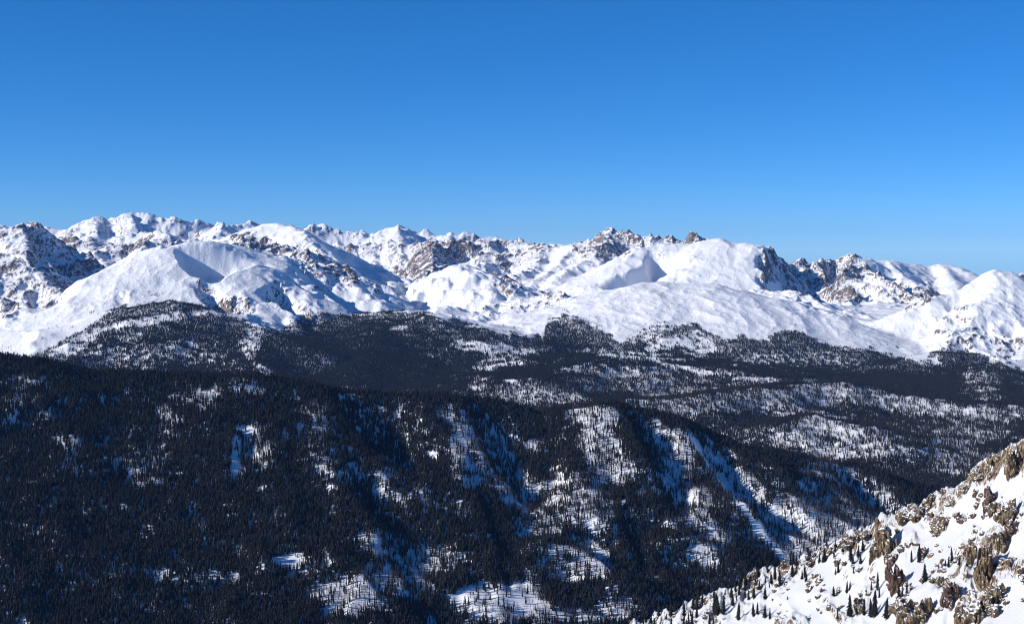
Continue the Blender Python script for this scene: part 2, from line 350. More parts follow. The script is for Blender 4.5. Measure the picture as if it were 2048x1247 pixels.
# ------------------------------------------------------------------ relief: mountains and hills, 4 to 15.5 km
R23 = [
 # --- left rounded snow mountain
 dict(p=[(-140,735,7.4),(0,668,7.8),(120,590,8.3),(240,535,8.6),(345,490,8.9),(395,479,9.0),(470,490,9.2),(545,508,9.25),(592,530,9.2)], l=.5, r=.40, rd=110, rug=.12, spur=12, lam=500),
 dict(p=[(592,530,9.2),(640,572,8.95),(690,612,8.7),(720,635,8.5)], l=.55, r=.55, rd=40, rug=.45, spur=30, lam=260),
 # --- smooth long ridge behind it
 dict(p=[(430,478,12.2),(500,457,12.0),(540,446,11.7),(572,450,11.6),(610,463,11.3),(660,487,11.0),(720,511,10.7),(790,537,10.3),(850,576,10.0),(885,606,9.8)], l=.5, r=.5, rd=40, rug=.28, spur=35, lam=420, jag=10),
 dict(p=[(440,486,10.7),(478,471,10.7),(520,480,10.6),(560,490,10.5),(602,497,10.4),(645,518,10.2),(700,552,10.0)], s=.5, rd=25, rug=.85, spur=25, lam=200, jag=14),
 dict(p=[(610,463,11.3),(640,510,10.7),(690,560,10.1),(740,600,9.6)], l=.5, r=.35, rd=30, rug=.75, spur=35, lam=240),
 dict(p=[(720,511,10.7),(750,545,10.3),(790,580,9.9),(830,610,9.5)], l=.5, r=.35, rd=25, rug=.7, spur=30, lam=240),
 # --- jagged peak at the left
 dict(p=[(-140,452,11.6),(-40,447,11.3),(0,443,11.2),(40,442,11.2),(75,446,11.2),(105,468,11.1),(135,496,11.0),(165,527,10.8)], l=.7, r=.62, rd=12, rug=1.0, spur=50, lam=220, jag=26),
 dict(p=[(45,444,11.2),(50,500,10.4),(70,545,9.9),(110,575,9.5)], l=.75, r=.45, rd=18, rug=.9, spur=40, lam=200),
 dict(p=[(-60,470,11),(-30,540,10),(0,600,9.3),(20,640,8.9)], s=.6, rd=18, rug=.95, spur=40, lam=200),
 dict(p=[(130,475,13),(180,478,12.8),(240,489,12.4),(300,480,12.6),(360,478,12.8),(430,486,12.6)], s=.62, rd=14, rug=1.0, spur=55, lam=260, jag=26),
 dict(p=[(180,478,12.8),(200,515,12),(225,545,11.3)], s=.5, rd=20, rug=.7, spur=30, lam=200),
 dict(p=[(300,482,12.5),(280,520,11.7),(250,548,11.0)], s=.5, rd=20, rug=.8, spur=30, lam=200),
 # --- middle rocky ridges
 dict(p=[(640,505,13.4),(720,488,13.6),(780,482,13.6),(855,474,13.4),(900,478,13.2),(930,486,13.2),(965,480,13.6),(1010,477,13.6),(1050,484,13.4),(1095,492,13.0),(1120,498,12.8)], s=.62, rd=14, rug=1.0, spur=70, lam=300, jag=24),
 dict(p=[(870,490,13.0),(862,530,12.2),(850,552,11.6)], s=.7, rd=14, rug=1.0, spur=30, lam=180),
 dict(p=[(985,482,13.4),(960,525,12.3),(930,548,11.6)], s=.55, rd=16, rug=.95, spur=30, lam=200),
 dict(p=[(1095,493,13),(1060,535,12),(1020,560,11.3)], s=.5, rd=18, rug=.85, spur=30, lam=220),
 # --- rock crowned peak, centre right
 dict(p=[(1105,500,12.9),(1140,480,12.9),(1190,470,12.9),(1222,458,12.8),(1250,464,12.7),(1280,473,12.6),(1340,471,12.6),(1362,482,12.6),(1390,466,12.5),(1415,469,12.5),(1435,480,12.4)], s=.62, rd=10, rug=1.0, spur=50, lam=240, jag=30),
 dict(p=[(1222,460,12.8),(1180,510,12.0),(1130,545,11.4),(1085,580,10.8)], s=.5, rd=25, rug=.75, spur=35, lam=240),
 dict(p=[(1150,482,12.9),(1120,525,12.1),(1060,570,11.2)], s=.5, rd=25, rug=.6, spur=30, lam=240),
 # --- smooth plateau peak
 dict(p=[(1180,570,10.7),(1240,540,11.0),(1290,495,11.4),(1330,487,11.5),(1380,487,11.5),(1435,477,11.4),(1480,487,11.3),(1520,488,11.2)], l=.5, r=.38, rd=90, rug=.10, spur=10, lam=500, cap=1.0, cut=((1530,12.2),(1526,9.9),1.5)),
 # --- jagged ridge and right hand ridge
 dict(p=[(1533,492,11.3),(1560,512,11.5),(1580,517,11.6),(1606,516,11.7),(1617,526,11.7),(1642,518,11.8),(1690,510,11.8),(1706,508,11.8),(1722,516,11.8)], s=.95, rd=8, rug=1.15, spur=50, lam=170, jag=30),
 dict(p=[(1640,519,11.8),(1650,560,11.2),(1670,590,10.8)], s=.8, rd=12, rug=1.1, spur=35, lam=150),
 dict(p=[(1700,509,11.8),(1690,555,11.2),(1700,600,10.5)], s=.7, rd=12, rug=1.1, spur=35, lam=150),
 dict(p=[(1710,510,11.8),(1745,521,12.0),(1780,520,12.2),(1810,526,12.3),(1850,529,12.4),(1890,527,12.4),(1925,541,12.2),(1960,560,12.0),(2048,590,11.6),(2190,600,11.6)], s=.5, rd=25, rug=.45, spur=60, lam=330, jag=14),
 dict(p=[(1720,515,11.8),(1760,548,11.2),(1815,572,10.8),(1850,590,10.5),(1880,612,10.2)], l=.7, r=.45, rd=14, rug=.95, spur=35, lam=170),
 dict(p=[(1780,521,12.1),(1800,550,11.6),(1830,566,11.3)], s=.5, rd=25, rug=.4, spur=20, lam=200),
 dict(p=[(1890,528,12.4),(1900,555,11.9),(1920,575,11.5)], s=.5, rd=25, rug=.3, spur=20, lam=200),
 dict(p=[(1990,552,13.5),(2030,546,13.5),(2100,548,13.5),(2190,545,13.5)], s=.6, rd=12, rug=1, spur=40, lam=240, jag=20),
 # --- central bowl and knolls
 dict(p=[(850,560,10.9),(880,540,10.8),(907,528,10.7),(942,531,10.6),(985,556,10.4),(1022,577,10.3),(1052,592,10.1)], l=.45, r=.33, rd=45, rug=.38, spur=30, lam=260),
 dict(p=[(990,548,11.0),(1030,560,10.9),(1060,578,10.7)], l=.5, r=.8, rd=10, rug=.7, spur=15, lam=120),
 dict(p=[(1050,592,9.9),(1085,590,9.8),(1120,586,9.8),(1135,600,9.6)], s=.40, rd=25, rug=.85, spur=22, lam=160),
 dict(p=[(990,620,9.1),(1020,615,9.1),(1045,625,9.0)], s=.35, rd=25, rug=.8, spur=20, lam=140),
 dict(p=[(870,620,9.0),(900,612,9.1),(940,625,9.0)], s=.3, rd=35, rug=.6, spur=18, lam=160),
 # --- snow dome, right of centre
 dict(p=[(1130,622,9.0),(1180,598,9.1),(1250,575,9.15),(1320,563,9.15),(1400,566,9.1),(1470,580,9.0),(1560,602,8.85),(1640,632,8.6),(1720,666,8.3),(1800,697,8.0),(1865,722,7.8)], l=.5, r=.25, rd=200, rug=.10, spur=8, lam=420),
 dict(p=[(1510,572,10.0),(1560,580,9.9),(1600,592,9.8),(1650,605,9.7)], l=.3, r=.5, rd=20, rug=.7, spur=18, lam=150),
 dict(p=[(1580,592,9.6),(1620,615,9.4),(1700,640,9.2)], s=.25, rd=30, rug=.5, spur=12, lam=150),
 # --- pyramid at the right edge
 dict(p=[(1720,668,8.5),(1760,652,8.55),(1820,624,8.6),(1880,592,8.7),(1940,564,8.8),(1990,539,8.85),(2048,562,8.8),(2110,590,8.7),(2190,610,8.6)], l=.55, r=.52, rd=8, rug=.25, spur=14, lam=260),
 dict(p=[(1987,545,8.85),(1965,600,8.45),(1930,650,8.1),(1890,690,7.85)], s=.45, rd=25, rug=.5, spur=22, lam=180),
 dict(p=[(2012,546,8.85),(2030,620,8.35),(2060,690,7.9)], s=.45, rd=25, rug=.6, spur=24, lam=180),
 # --- forested hills
 dict(p=[(-140,745,6.6),(0,735,6.8),(80,706,7.2),(160,655,7.6),(250,617,7.8),(350,604,7.85),(420,618,7.75),(480,645,7.55),(560,672,7.3),(640,705,6.9)], l=.3, r=.27, rd=60, rug=.2, spur=30, lam=420),
 dict(p=[(500,672,7.3),(520,720,6.7),(560,770,6.1)], s=.3, rd=40, rug=.2, spur=20, lam=300),
 dict(p=[(590,642,8.1),(700,634,8.3),(800,620,8.45),(860,630,8.25),(950,653,8.0),(1050,682,7.75),(1080,690,7.6)], l=.2, r=.20, rd=80, rug=.15, spur=20, lam=400),
 dict(p=[(760,640,8.1),(740,700,7.2),(700,770,6.2)], s=.24, rd=60, rug=.15, spur=20, lam=300),
 dict(p=[(1080,665,8.15),(1100,642,8.25),(1132,633,8.3),(1180,652,8.15),(1225,676,7.95)], s=.3, rd=40, rug=.15, spur=12, lam=260),
 dict(p=[(1060,765,5.9),(1130,735,6.3),(1230,708,6.6),(1300,713,6.6),(1400,731,6.45),(1530,748,6.3),(1640,757,6.2)], l=.12, r=.20, rd=50, rug=.2, spur=18, lam=260),
 dict(p=[(1250,800,5.2),(1400,790,5.3),(1550,772,5.6),(1700,764,5.8),(1800,787,5.65),(1900,804,5.5),(2048,812,5.4),(2190,800,5.4)], l=.22, r=.24, rd=40, rug=.2, spur=34, lam=300),
 dict(p=[(1560,850,4.75),(1640,834,4.9),(1720,850,4.75),(1800,890,4.5)], s=.24, rd=40, rug=.2, spur=20, lam=220),
 dict(p=[(1780,725,7.2),(1870,705,7.4),(1950,708,7.4),(2010,728,7.25),(2048,750,7.15),(2190,790,7.0)], l=.3, r=.24, rd=40, rug=.2, spur=24, lam=260),
 dict(p=[(1960,730,7.0),(1980,765,6.5),(2000,795,6.0)], s=.24, rd=40, rug=.2, spur=18, lam=240),
]
def base23(PX, D):
    km = D / 1000.0
    py = np.interp(km, [3.5, 4, 4.6, 5, 6, 7, 8, 9, 10, 11, 12, 14, 16], [1120, 985, 900, 855, 800, 748, 700, 655, 622, 600, 590, 585, 585])
    return (HOR - py) / F * D
NR, NC = 700, 1060
px23 = np.linspace(-120, 2170, NC)
d23 = np.concatenate([3650.0 * (7600.0 / 3650.0) ** np.linspace(0, 1, 190, endpoint=False), 7600.0 * (13900.0 / 7600.0) ** np.linspace(0, 1, NR - 190)])
PX, D = np.meshgrid(px23, d23); PXh, Dh = PX, D
Xh = (PXh - 1024) / F * Dh
Hh, RUh = tents(R23, base23(PXh, Dh), Xh, Dh, k=14.0, warp=45.0, wscale=420.0)
H = Hh; RU = RUh
X = (PX - 1024) / F * D
rg = np.clip(RU, 0.05, 1.2)
# craggy and smooth stretches of the mountainsides: (x, y, half width, half height, tilt, ruggedness)
RZ = [(450,600,50,22,20,1.0),(412,572,26,15,0,.9),(485,612,38,20,25,1.),(560,592,40,30,20,1.),(605,622,45,25,30,.85),(590,652,45,20,10,.8),(520,645,35,15,20,.7),
 (520,487,75,18,15,1.2),(620,520,55,25,20,1.),(690,545,45,25,20,1.),(640,570,60,25,20,.8),(760,580,50,25,20,.7),(60,560,70,60,0,.9),(20,600,30,60,0,1.),(250,490,80,20,0,1.1),(160,480,40,20,0,1.1),
 (860,500,60,25,0,1.2),(930,495,40,25,0,1.2),(990,510,50,25,0,1.1),(1060,510,40,25,0,.8),(1020,570,40,20,20,.9),(1100,595,60,22,0,.85),(1000,615,70,18,0,.8),(890,545,40,25,0,.45),(930,600,60,25,0,.5),
 (1220,490,70,30,0,1.1),(1190,500,50,20,0,.9),(1350,475,70,12,0,1.2),(1255,552,55,18,-25,.35),(1310,510,30,20,0,.5),
 (1537,530,24,46,0,1.25),(1590,540,50,32,0,1.25),(1670,550,60,45,0,1.2),(1830,590,55,32,0,1.1),(1750,580,40,30,0,.5),(1600,595,60,14,15,.8),(1680,625,80,14,5,.6),(1430,560,60,10,0,.4),
 (1930,660,70,40,0,.9),(2010,685,45,40,0,1.),(1915,620,35,25,0,.8),(200,600,60,14,-25,.35),(245,595,14,16,0,.7)]
PYm = HOR - H / D * F; rzm = np.zeros_like(H); wob = fbm(X / 160, D / 160, 2) * .5
for (cx_, cy_, rx_, ry_, an, val) in RZ:
    a_ = math.radians(an); dx = PX - cx_; dy = PYm - cy_
    u = (dx * math.cos(a_) + dy * math.sin(a_)) / rx_; v = (-dx * math.sin(a_) + dy * math.cos(a_)) / ry_
    f = 1 - sstep(.5, 1.25, np.sqrt(u * u + v * v) + wob)
    rg = np.maximum(rg, rg + (val - rg) * f); rzm = np.maximum(rzm, f * min(val, 1))
wx = X + 60 * fbm(X / 260, D / 260, 3); wy = D + 60 * fbm(X / 260 + 33, D / 260, 3)
H = H + rg ** 1.3 * 85 * (ridged(wx / 400, wy / 440, 4, 0.5) - 0.6) + rg ** 1.2 * 34 * (ridged(wx / 150 + 7, wy / 175, 4, 0.55) - .55)
H = H + 7 * fbm(X / 300, D / 300, 4) + 3.0 * fbm(X / 48, D / 66, 3) + np.clip(1 - rg, 0, 1) * (16 * (ridged(X / 210 + 5, D / 420 + 2, 3, .5) - .5) + 4 * (ridged(X / 55, D / 110, 2) - .5)) * sstep(7200, 8200, D)
SC23 = [   # edges as they show, laid on the ground; depth of the drop, width of the drop, width of the hollow
 ([(343,494),(349,510),(360,534),(384,553),(432,570)], 190, 80, 700),
 ([(384,562),(391,592),(412,612),(440,624)], 75, 45, 260),
 ([(524,566),(534,596),(562,618),(602,645)], 65, 50, 260),
 ([(580,530),(596,552),(640,586),(695,625)], 90, 110, 420),
 ([(44,448),(56,480),(62,512)], 130, 120, 620),
 ([(588,462),(640,500),(700,540),(760,578),(800,604)], 150, 300, 900),
 ([(700,520),(760,552),(815,594)], 80, 140, 480),
 ([(1290,500),(1284,526),(1248,546),(1188,570)], 140, 80, 420),
 ([(985,550),(1010,562),(1060,582)], 60, 50, 260),
 ([(1700,514),(1745,550),(1790,585)], 60, 90, 420),
 ([(1830,575),(1850,597),(1870,617)], 70, 60, 300),
 ([(30,560),(45,600),(50,635)], 90, 90, 320),
 ([(1560,590),(1600,598),(1680,630)], 30, 40, 160),
]
def pick_d(H, px, d, qx, qy):
    ci = int(np.clip(np.searchsorted(px, qx), 0, len(px) - 1)); pyc = HOR - H[:, ci] / d * F
    k = np.where(pyc <= qy)[0]
    return d[k[0]] / 1000.0 if len(k) else d[int(np.argmin(pyc))] / 1000.0
SC23 = [([(q[0], q[1], pick_d(H, px23, d23, *q)) for q in e], A_, w1_, w3_) for (e, A_, w1_, w3_) in SC23]
for sc_ in SC23: H = scoop(H, X, D, *sc_)
H = erode(H, px23, d23, (0.12 + 0.8 * np.clip(rg, 0, 1.1) ** 1.2) * np.clip(D / 9000.0, .5, 1.3), rounds=3, n=60000, steps=90, seed=4, blur=0)
H = H + rg ** 1.3 * 13 * (ridged(wx / 60 + 3, wy / 72, 3, .6) - 0.5)
B = blurg(H, 8)                                    # snow fills the hollows, ribs stay sharp
H = H + 0.72 * np.maximum(B - H, 0)
conv = np.clip((H - B) / 5.0, -1, 2)
L23 = Layer(px23, d23, H)
print('relief', time.time() - T0)
def rock_attr(L, X, D, rg, lo, hi, nz=0.35, sc=140.0):
    s = L.slope
    r = sstep(lo, hi, s + 0.16 * fbm(X / sc, D / sc, 4) + (rg - 0.6) * 0.35)
    return np.clip(r * (0.25 + rg), 0, 1)
rock23 = rock_attr(L23, X, D, rg, 0.50, 1.20) * sstep(0.12, 0.5, rg) * (0.75 + 0.5 * fbm(X / 500, D / 500, 2))
rock23 = rock23 * 0.62 + 0.18 * sstep(.1, 1.2, conv) * sstep(.25, .7, rg)
# wind scoured speckle and low shrubs on the otherwise smooth snow
sp = sstep(0.0, 0.5, 0.5 * fbm(X / 60, D / 90, 3) + 0.6 * fbm(X / 420, D / 420, 2) + 0.05)
rock23 = np.maximum(rock23, 0.21 * sp * sstep(0., .4, fbm(X / 700 + 8, D / 700, 2)))
rock23 = np.maximum(rock23, rzm * (0.15 + 0.32 * sstep(.35, .9, L23.slope) + 0.18 * sstep(0, 1, conv)))
rock23 = np.minimum(rock23, 0.66)
cut = int(np.searchsorted(d23, 7600.0))
grid_mesh('hills', X[:cut + 1], D[:cut + 1], H[:cut + 1], M_mount, {'rock': rock23[:cut + 1], 'rugged': rg[:cut + 1]})
grid_mesh('mountains', X[cut:], D[cut:], H[cut:], M_mount, {'rock': rock23[cut:], 'rugged': rg[cut:]})

# ------------------------------------------------------------------ relief: far range, 15 to 24 km
R4 = [
 dict(p=[(-150,462,17),(-40,455,17),(60,452,17),(100,456,17),(135,450,17),(152,462,17),(176,437,17),(200,431,17),(228,433,17),(255,425,17),(292,424,17),(330,435,17),(365,441,17),(400,441,17.2),(430,445,17.2),(452,439,17.2),(480,447,17.2),(512,444,17.5),(560,452,17.5),(605,456,17.8),(640,448,18),(682,463,18),(722,463,18)], s=.6, rd=15, rug=1, spur=110, lam=520, jag=36),
 dict(p=[(680,466,18.5),(722,462,18.5),(762,465,18.2),(792,447,18.2),(822,463,18.2),(850,460,18.2),(882,466,18),(905,463,18),(932,466,18),(952,471,18),(992,476,18),(1052,482,18),(1110,490,18),(1150,494,18),(1300,515,18),(1600,575,18),(2200,600,18)], s=.6, rd=15, rug=1, spur=90, lam=500, jag=30),
 dict(p=[(792,448,18.2),(800,480,16.8),(800,500,15.8)], s=.5, rd=25, rug=.8, spur=40, lam=300),
 dict(p=[(255,426,17),(270,455,15.9),(330,470,15.0)], s=.5, rd=25, rug=1, spur=50, lam=300, jag=20),
 dict(p=[(200,432,17),(190,462,15.8),(170,480,15.0)], s=.5, rd=25, rug=1, spur=50, lam=300),
 dict(p=[(452,440,17.2),(440,465,16),(420,480,15.2)], s=.5, rd=25, rug=1, spur=50, lam=300),
]
px4, d4, PX, D = fan(-150, 2200, 960, 14400.0, 20500.0, 130)
X = (PX - 1024) / F * D
H, RU = tents(R4, (HOR - np.interp(D / 1000, [14, 17, 20.5], [580, 590, 600])) / F * D, X, D, k=16.0, warp=50, wscale=600)
H = H + 110 * (ridged(X / 620, D / 620, 6, 0.55) - 0.62) * np.clip(RU, .2, 1) + 12 * fbm(X / 170, D / 220, 3)
H = erode(H, px4, d4, np.full_like(H, 2.0), rounds=2, n=40000, steps=70, seed=5, blur=0)
H = H + 45 * (ridged(X / 240, D / 270, 4, .55) - .5)
B = blurg(H, 6); H = H + 0.7 * np.maximum(B - H, 0)
L4 = Layer(px4, d4, H)
rock4 = rock_attr(L4, X, D, np.clip(RU, 0, 1), 0.6, 1.3, sc=220.0) * 0.56
grid_mesh('far_mountains', X, D, H, M_far, {'rock': rock4, 'rugged': np.clip(RU, 0, 1)})

# ------------------------------------------------------------------ relief: near forested ridge, 2 to 4 km
R1 = [
 dict(p=[(-150,700,3.25),(0,716,3.25),(60,722,3.25),(180,748,3.28),(330,754,3.3),(500,752,3.3),(580,768,3.3),(700,786,3.33),(900,799,3.38),(990,808,3.42),(1060,834,3.45),(1105,846,3.45),(1150,822,3.42),(1210,808,3.42),(1290,826,3.42),(1360,866,3.42),(1450,889,3.45),(1600,918,3.5),(1700,934,3.52),(1800,964,3.55),(1880,984,3.55),(1960,1040,3.55),(2200,1130,3.55)], l=.40, r=.42, rd=30, rug=.2, spur=26, lam=260),
 dict(p=[(90,742,3.25),(100,850,3.0),(120,960,2.8),(150,1100,2.6)], s=.35, rd=35, rug=.2, spur=14, lam=160),
 dict(p=[(280,760,3.28),(270,860,3.05),(290,980,2.82),(330,1100,2.62)], s=.35, rd=35, rug=.2, spur=14, lam=160),
 dict(p=[(420,760,3.3),(440,830,3.12),(500,930,2.92),(540,1050,2.72),(600,1130,2.6)], s=.35, rd=30, rug=.2, spur=14, lam=160),
 dict(p=[(600,775,3.3),(640,850,3.13),(665,960,2.92),(690,1060,2.75),(760,1150,2.6),(860,1210,2.5)], l=.55, r=.3, rd=20, rug=.2, spur=14, lam=160),
 dict(p=[(880,800,3.38),(905,860,3.22),(940,950,3.03),(990,1020,2.9),(1030,1090,2.8)], l=.5, r=.3, rd=20, rug=.2, spur=14, lam=160),
 dict(p=[(1170,818,3.42),(1195,890,3.25),(1205,980,3.07),(1240,1070,2.9),(1250,1120,2.8)], l=.5, r=.3, rd=22, rug=.2, spur=14, lam=160),
 dict(p=[(1080,1085,2.75),(1140,1095,2.75),(1190,1120,2.7),(1240,1160,2.62)], l=.5, r=.35, rd=18, rug=.2),
 dict(p=[(880,1215,2.5),(950,1190,2.53),(1020,1185,2.55),(1090,1200,2.55),(1180,1235,2.5)], s=.4, rd=25, rug=.2),
 dict(p=[(1345,858,3.42),(1385,920,3.27),(1430,1010,3.1),(1465,1090,2.98),(1500,1160,2.88)], l=.62, r=.32, rd=16, rug=.2),
 dict(p=[(1400,876,3.45),(1500,955,3.33),(1575,1040,3.2),(1640,1120,3.1)], l=.3, r=.55, rd=24, rug=.2, spur=10, lam=140),
 dict(p=[(1600,920,3.5),(1650,990,3.38),(1690,1060,3.26),(1720,1120,3.18)], l=.5, r=.35, rd=20, rug=.2, spur=10, lam=140),
 dict(p=[(1770,960,3.55),(1810,1020,3.45),(1830,1080,3.35)], l=.5, r=.35, rd=20, rug=.2),
]
def base1(PX, D):
    py = np.interp(D, [2000, 2400, 2700, 3000, 3300, 3600, 4300], [1450, 1335, 1235, 1150, 1090, 1060, 1030]) + np.interp(PX, [-150, 400, 1100, 1500, 1900], [-25, 0, 20, 45, 70])
    return (HOR - py) / F * D
px1, d1, PX, D = fan(-150, 2200, 720, 2080.0, 4300.0, 250)
X = (PX - 1024) / F * D
H, RU = tents(R1, base1(PX, D), X, D, k=9.0, warp=22.0, wscale=180.0)
H = H + 7 * fbm(X / 130, D / 130, 4) + 2.2 * (ridged(X / 60, D / 60, 3) - .5)
SC1 = [
 ([(640,785,3.3),(668,830,3.2),(720,890,3.08),(790,960,2.95)], 60, 60, 230),
 ([(905,800,3.38),(940,870,3.22),(985,950,3.05),(1040,1020,2.92)], 40, 50, 190),
 ([(1215,815,3.42),(1255,880,3.28),(1290,960,3.12),(1330,1060,2.95)], 42, 50, 190),
 ([(1358,862,3.42),(1395,920,3.3),(1445,1010,3.14),(1500,1090,3.02),(1560,1150,2.92)], 46, 55, 190),
 ([(1100,1085,2.78),(1160,1100,2.74),(1205,1130,2.68),(1240,1165,2.62)], 34, 45, 150),
 ([(460,860,3.08),(466,910,2.98),(474,960,2.88)], 12, 25, 90),
 ([(1640,930,3.5),(1690,1000,3.38),(1740,1070,3.26)], 32, 45, 160),
]
for sc_ in SC1: H = scoop(H, X, D, *sc_)
H = erode(H, px1, d1, np.full_like(H, 0.30), rounds=3, n=25000, seed=9, blur=2)
L1 = Layer(px1, d1, H)
rock1 = 0.42 * sstep(0.1, 0.6, fbm(X / 60, D / 60, 4)) + 0.5 * sstep(0.9, 1.3, L1.slope)
grid_mesh('forested_ridge', X, D, H, M_hill, {'rock': rock1, 'rugged': np.full_like(rock1, .3)})

# ------------------------------------------------------------------ relief: near snow slope, right
CREST0 = [(1060,1345,.90),(1180,1296,.85),(1290,1249,.80),(1400,1205,.775),(1480,1176,.76),(1560,1140,.74),(1640,1108,.72),(1700,1078,.70),(1745,1050,.69),(1800,1032,.675),(1860,1008,.66),(1910,975,.645),(1950,945,.635),(1990,920,.622),(2048,892,.60),(2200,830,.56)]
cp = np.array([w_of(*[p[0], p[1], p[2] * 1000]) for p in CREST0])
px0, d0, PX, D = fan(1040, 2200, 520, 380.0, 900.0, 480)
X = (PX - 1024) / F * D
# left facing slope; the far side falls away behind the crest
cz = np.interp(X, cp[:, 0], cp[:, 2]); cy = np.interp(X, cp[:, 0], cp[:, 1])
back = D - cy
Zp = cz + np.where(back < 0, 0.06 * back, -0.75 * (np.sqrt(back ** 2 + 36) - 6))
q0x, q0y = PX, HOR - Zp / D * F
zone = 0.9 * fbm(X / 30 + 3, D / 60, 4)
crestw = np.exp(-np.abs(back + 10) / 16.0)
# bare rock runs in ribs down the slope, smooth snow lies in the gullies between (x, y, half width, half height, tilt)
SNOWF = [(1925,1035,28,95,38),(1860,1115,40,60,42),(1880,1085,40,50,40),(2035,1215,60,60,0),(2035,1095,26,34,20),(1700,1205,38,30,35),(1640,1235,60,22,30),(1770,1150,22,40,35),(1850,1150,24,34,40),(1560,1225,30,18,30),(1500,1200,14,16,30),(1870,1235,10,30,10),(1915,1240,16,30,15),(2010,960,16,50,30),(1740,1120,14,24,30)]
sf = np.zeros_like(X)
for (cx_, cy_, rx_, ry_, an) in SNOWF:
    a_ = math.radians(an); dx = q0x - cx_; dy = q0y - cy_
    u = (dx * math.cos(a_) + dy * math.sin(a_)) / rx_; v = (-dx * math.sin(a_) + dy * math.cos(a_)) / ry_
    sf = np.maximum(sf, 1 - sstep(0.6, 1.2, np.sqrt(u * u + v * v) + 0.45 * zone))
rz = sstep(-0.20, 0.30, zone + 0.30 * crestw) * (1 - sf)
H = Zp + 3.0 * fbm(X / 60, D / 60, 3) - 1.5 * sf
H = H + rz * (6.5 * (ridged(X / 14, D / 30, 5, .6) - .5) + 2.6 * (ridged(X / 4.2, D / 10, 3) - .4)) + 0.35 * fbm(X / 10, D / 18, 3)
L0 = Layer(px0, d0, H)
rock0 = sstep(0.80, 1.7, L0.slope + 0.35 * fbm(X / 7, D / 14, 3)) * (0.08 + 0.60 * rz)
rock0 = np.maximum(rock0, 0.34 * rz * sstep(-.2, .3, fbm(X / 5, D / 11, 3)))
rock0 = np.maximum(rock0, 0.06 * (1 - sf))
grid_mesh('snow_slope', X, D, H, M_fore, {'rock': rock0, 'rugged': 0.15 + 0.85 * rz})
# valley floor under and beyond everything
gx, gy = np.meshgrid(np.linspace(-16000, 16000, 9), np.linspace(-3000, 30000, 9))
grid_mesh('ground', gx, gy, np.full_like(gx, -1150.0), M_hill, {'rock': np.zeros_like(gx), 'rugged': np.zeros_like(gx)})
print('meshes', time.time() - T0)
# ------------------------------------------------------------------ tree shapes
def mesh_from(name, V, Fc, mats, mi=None, smooth=False):
    me = bpy.data.meshes.new(name); me.from_pydata(V, [], Fc); me.update()
    for m in mats: me.materials.append(m)
    if mi is not None: me.polygons.foreach_set('material_index', np.array(mi, np.int32))
    if smooth: me.polygons.foreach_set('use_smooth', np.ones(len(Fc), bool))
    return me
def spruce_crown(seed, tiers, sides, rad=0.15, base=0.06, ragged=0.35):
    """a conifer crown one unit tall: drooping tiers of boughs with a ragged rim"""
    r = random.Random(seed); V = []; Fc = []
    for t in range(tiers):
        f = t / tiers
        z0 = base + (1 - base) * f ** 0.95
        z1 = min(1.0, base + (1 - base) * ((t + 1.9) / tiers) ** 0.95)
        R = rad * (1 - f) ** 0.8 * r.uniform(0.8, 1.12) + 0.008
        if t == 0: R *= 0.8
        ox, oy = r.uniform(-.1, .1) * R, r.uniform(-.1, .1) * R
        c = len(V); V.append((ox * .3, oy * .3, z1)); n = sides * 2; ph = r.random() * 6.28
        for i in range(n):
            a = ph + 6.2832 * i / n
            q = R * (1.0 + r.uniform(-.22, .22) if i % 2 == 0 else 0.48 + r.uniform(-.18, .18))
            V.append((ox + q * math.cos(a), oy + q * math.sin(a), z0 - (0.02 if i % 2 == 0 else -0.02) + r.uniform(-.012, .012)))
        for i in range(n): Fc.append((c, c + 1 + i, c + 1 + (i + 1) % n))
    return V, Fc
def trunk(h, r0, r1, sides=6, z0=-0.06):
    V = []; Fc = []
    for k, (z, r) in enumerate(((z0, r0), (h, r1))):
        for i in range(sides):
            a = 6.2832 * i / sides; V.append((r * math.cos(a), r * math.sin(a), z))
    for i in range(sides): j = (i + 1) % sides; Fc.append((i, j, sides + j, sides + i))
    return V, Fc
def join(parts):
    V = []; Fc = []; mi = []
    for (v, f, m) in parts:
        o = len(V); V += v; Fc += [tuple(o + i for i in q) for q in f]; mi += [m] * len(f)
    return V, Fc, mi
def bare_tree(seed):
    """a leafless tree: a thin stem with a fan of upswept branches"""
    r = random.Random(seed); P = []
    v, f = trunk(1.0, 0.014, 0.004, 4); P.append((v, f, 0))
    for i in range(20):
        z = r.uniform(0.25, 0.9); a = r.random() * 6.28; L = (1.05 - z) * r.uniform(.25, .42); up = r.uniform(.5, 1.1) * L
        x1, y1, z1 = L * math.cos(a), L * math.sin(a), z + up
        w = 0.020; px_, py_ = -math.sin(a) * w, math.cos(a) * w
        P.append(([(px_, py_, z), (-px_, -py_, z), (0, 0, z + .03), (x1, y1, z1)], [(0, 1, 3), (1, 2, 3), (2, 0, 3)], 0))
    return join(P)

protos = []
for k, (ti, rad) in enumerate(((7, .17), (6, .20), (8, .13))):
    v, f = spruce_crown(20 + k, ti, 5, rad); tv, tf = trunk(0.15, 0.016, 0.012, 4)
    V, Fc, mi = join([(v, f, 0), (tv, tf, 1)])
    protos.append(bpy.data.objects.new('forest_spruce', mesh_from('forest_spruce', V, Fc, [M_spruce, M_bark], mi)))
for k in range(2):
    V, Fc, mi = bare_tree(50 + k)
    protos.append(bpy.data.objects.new('forest_bare_tree', mesh_from('forest_bare_tree', V, Fc, [M_bare], mi)))

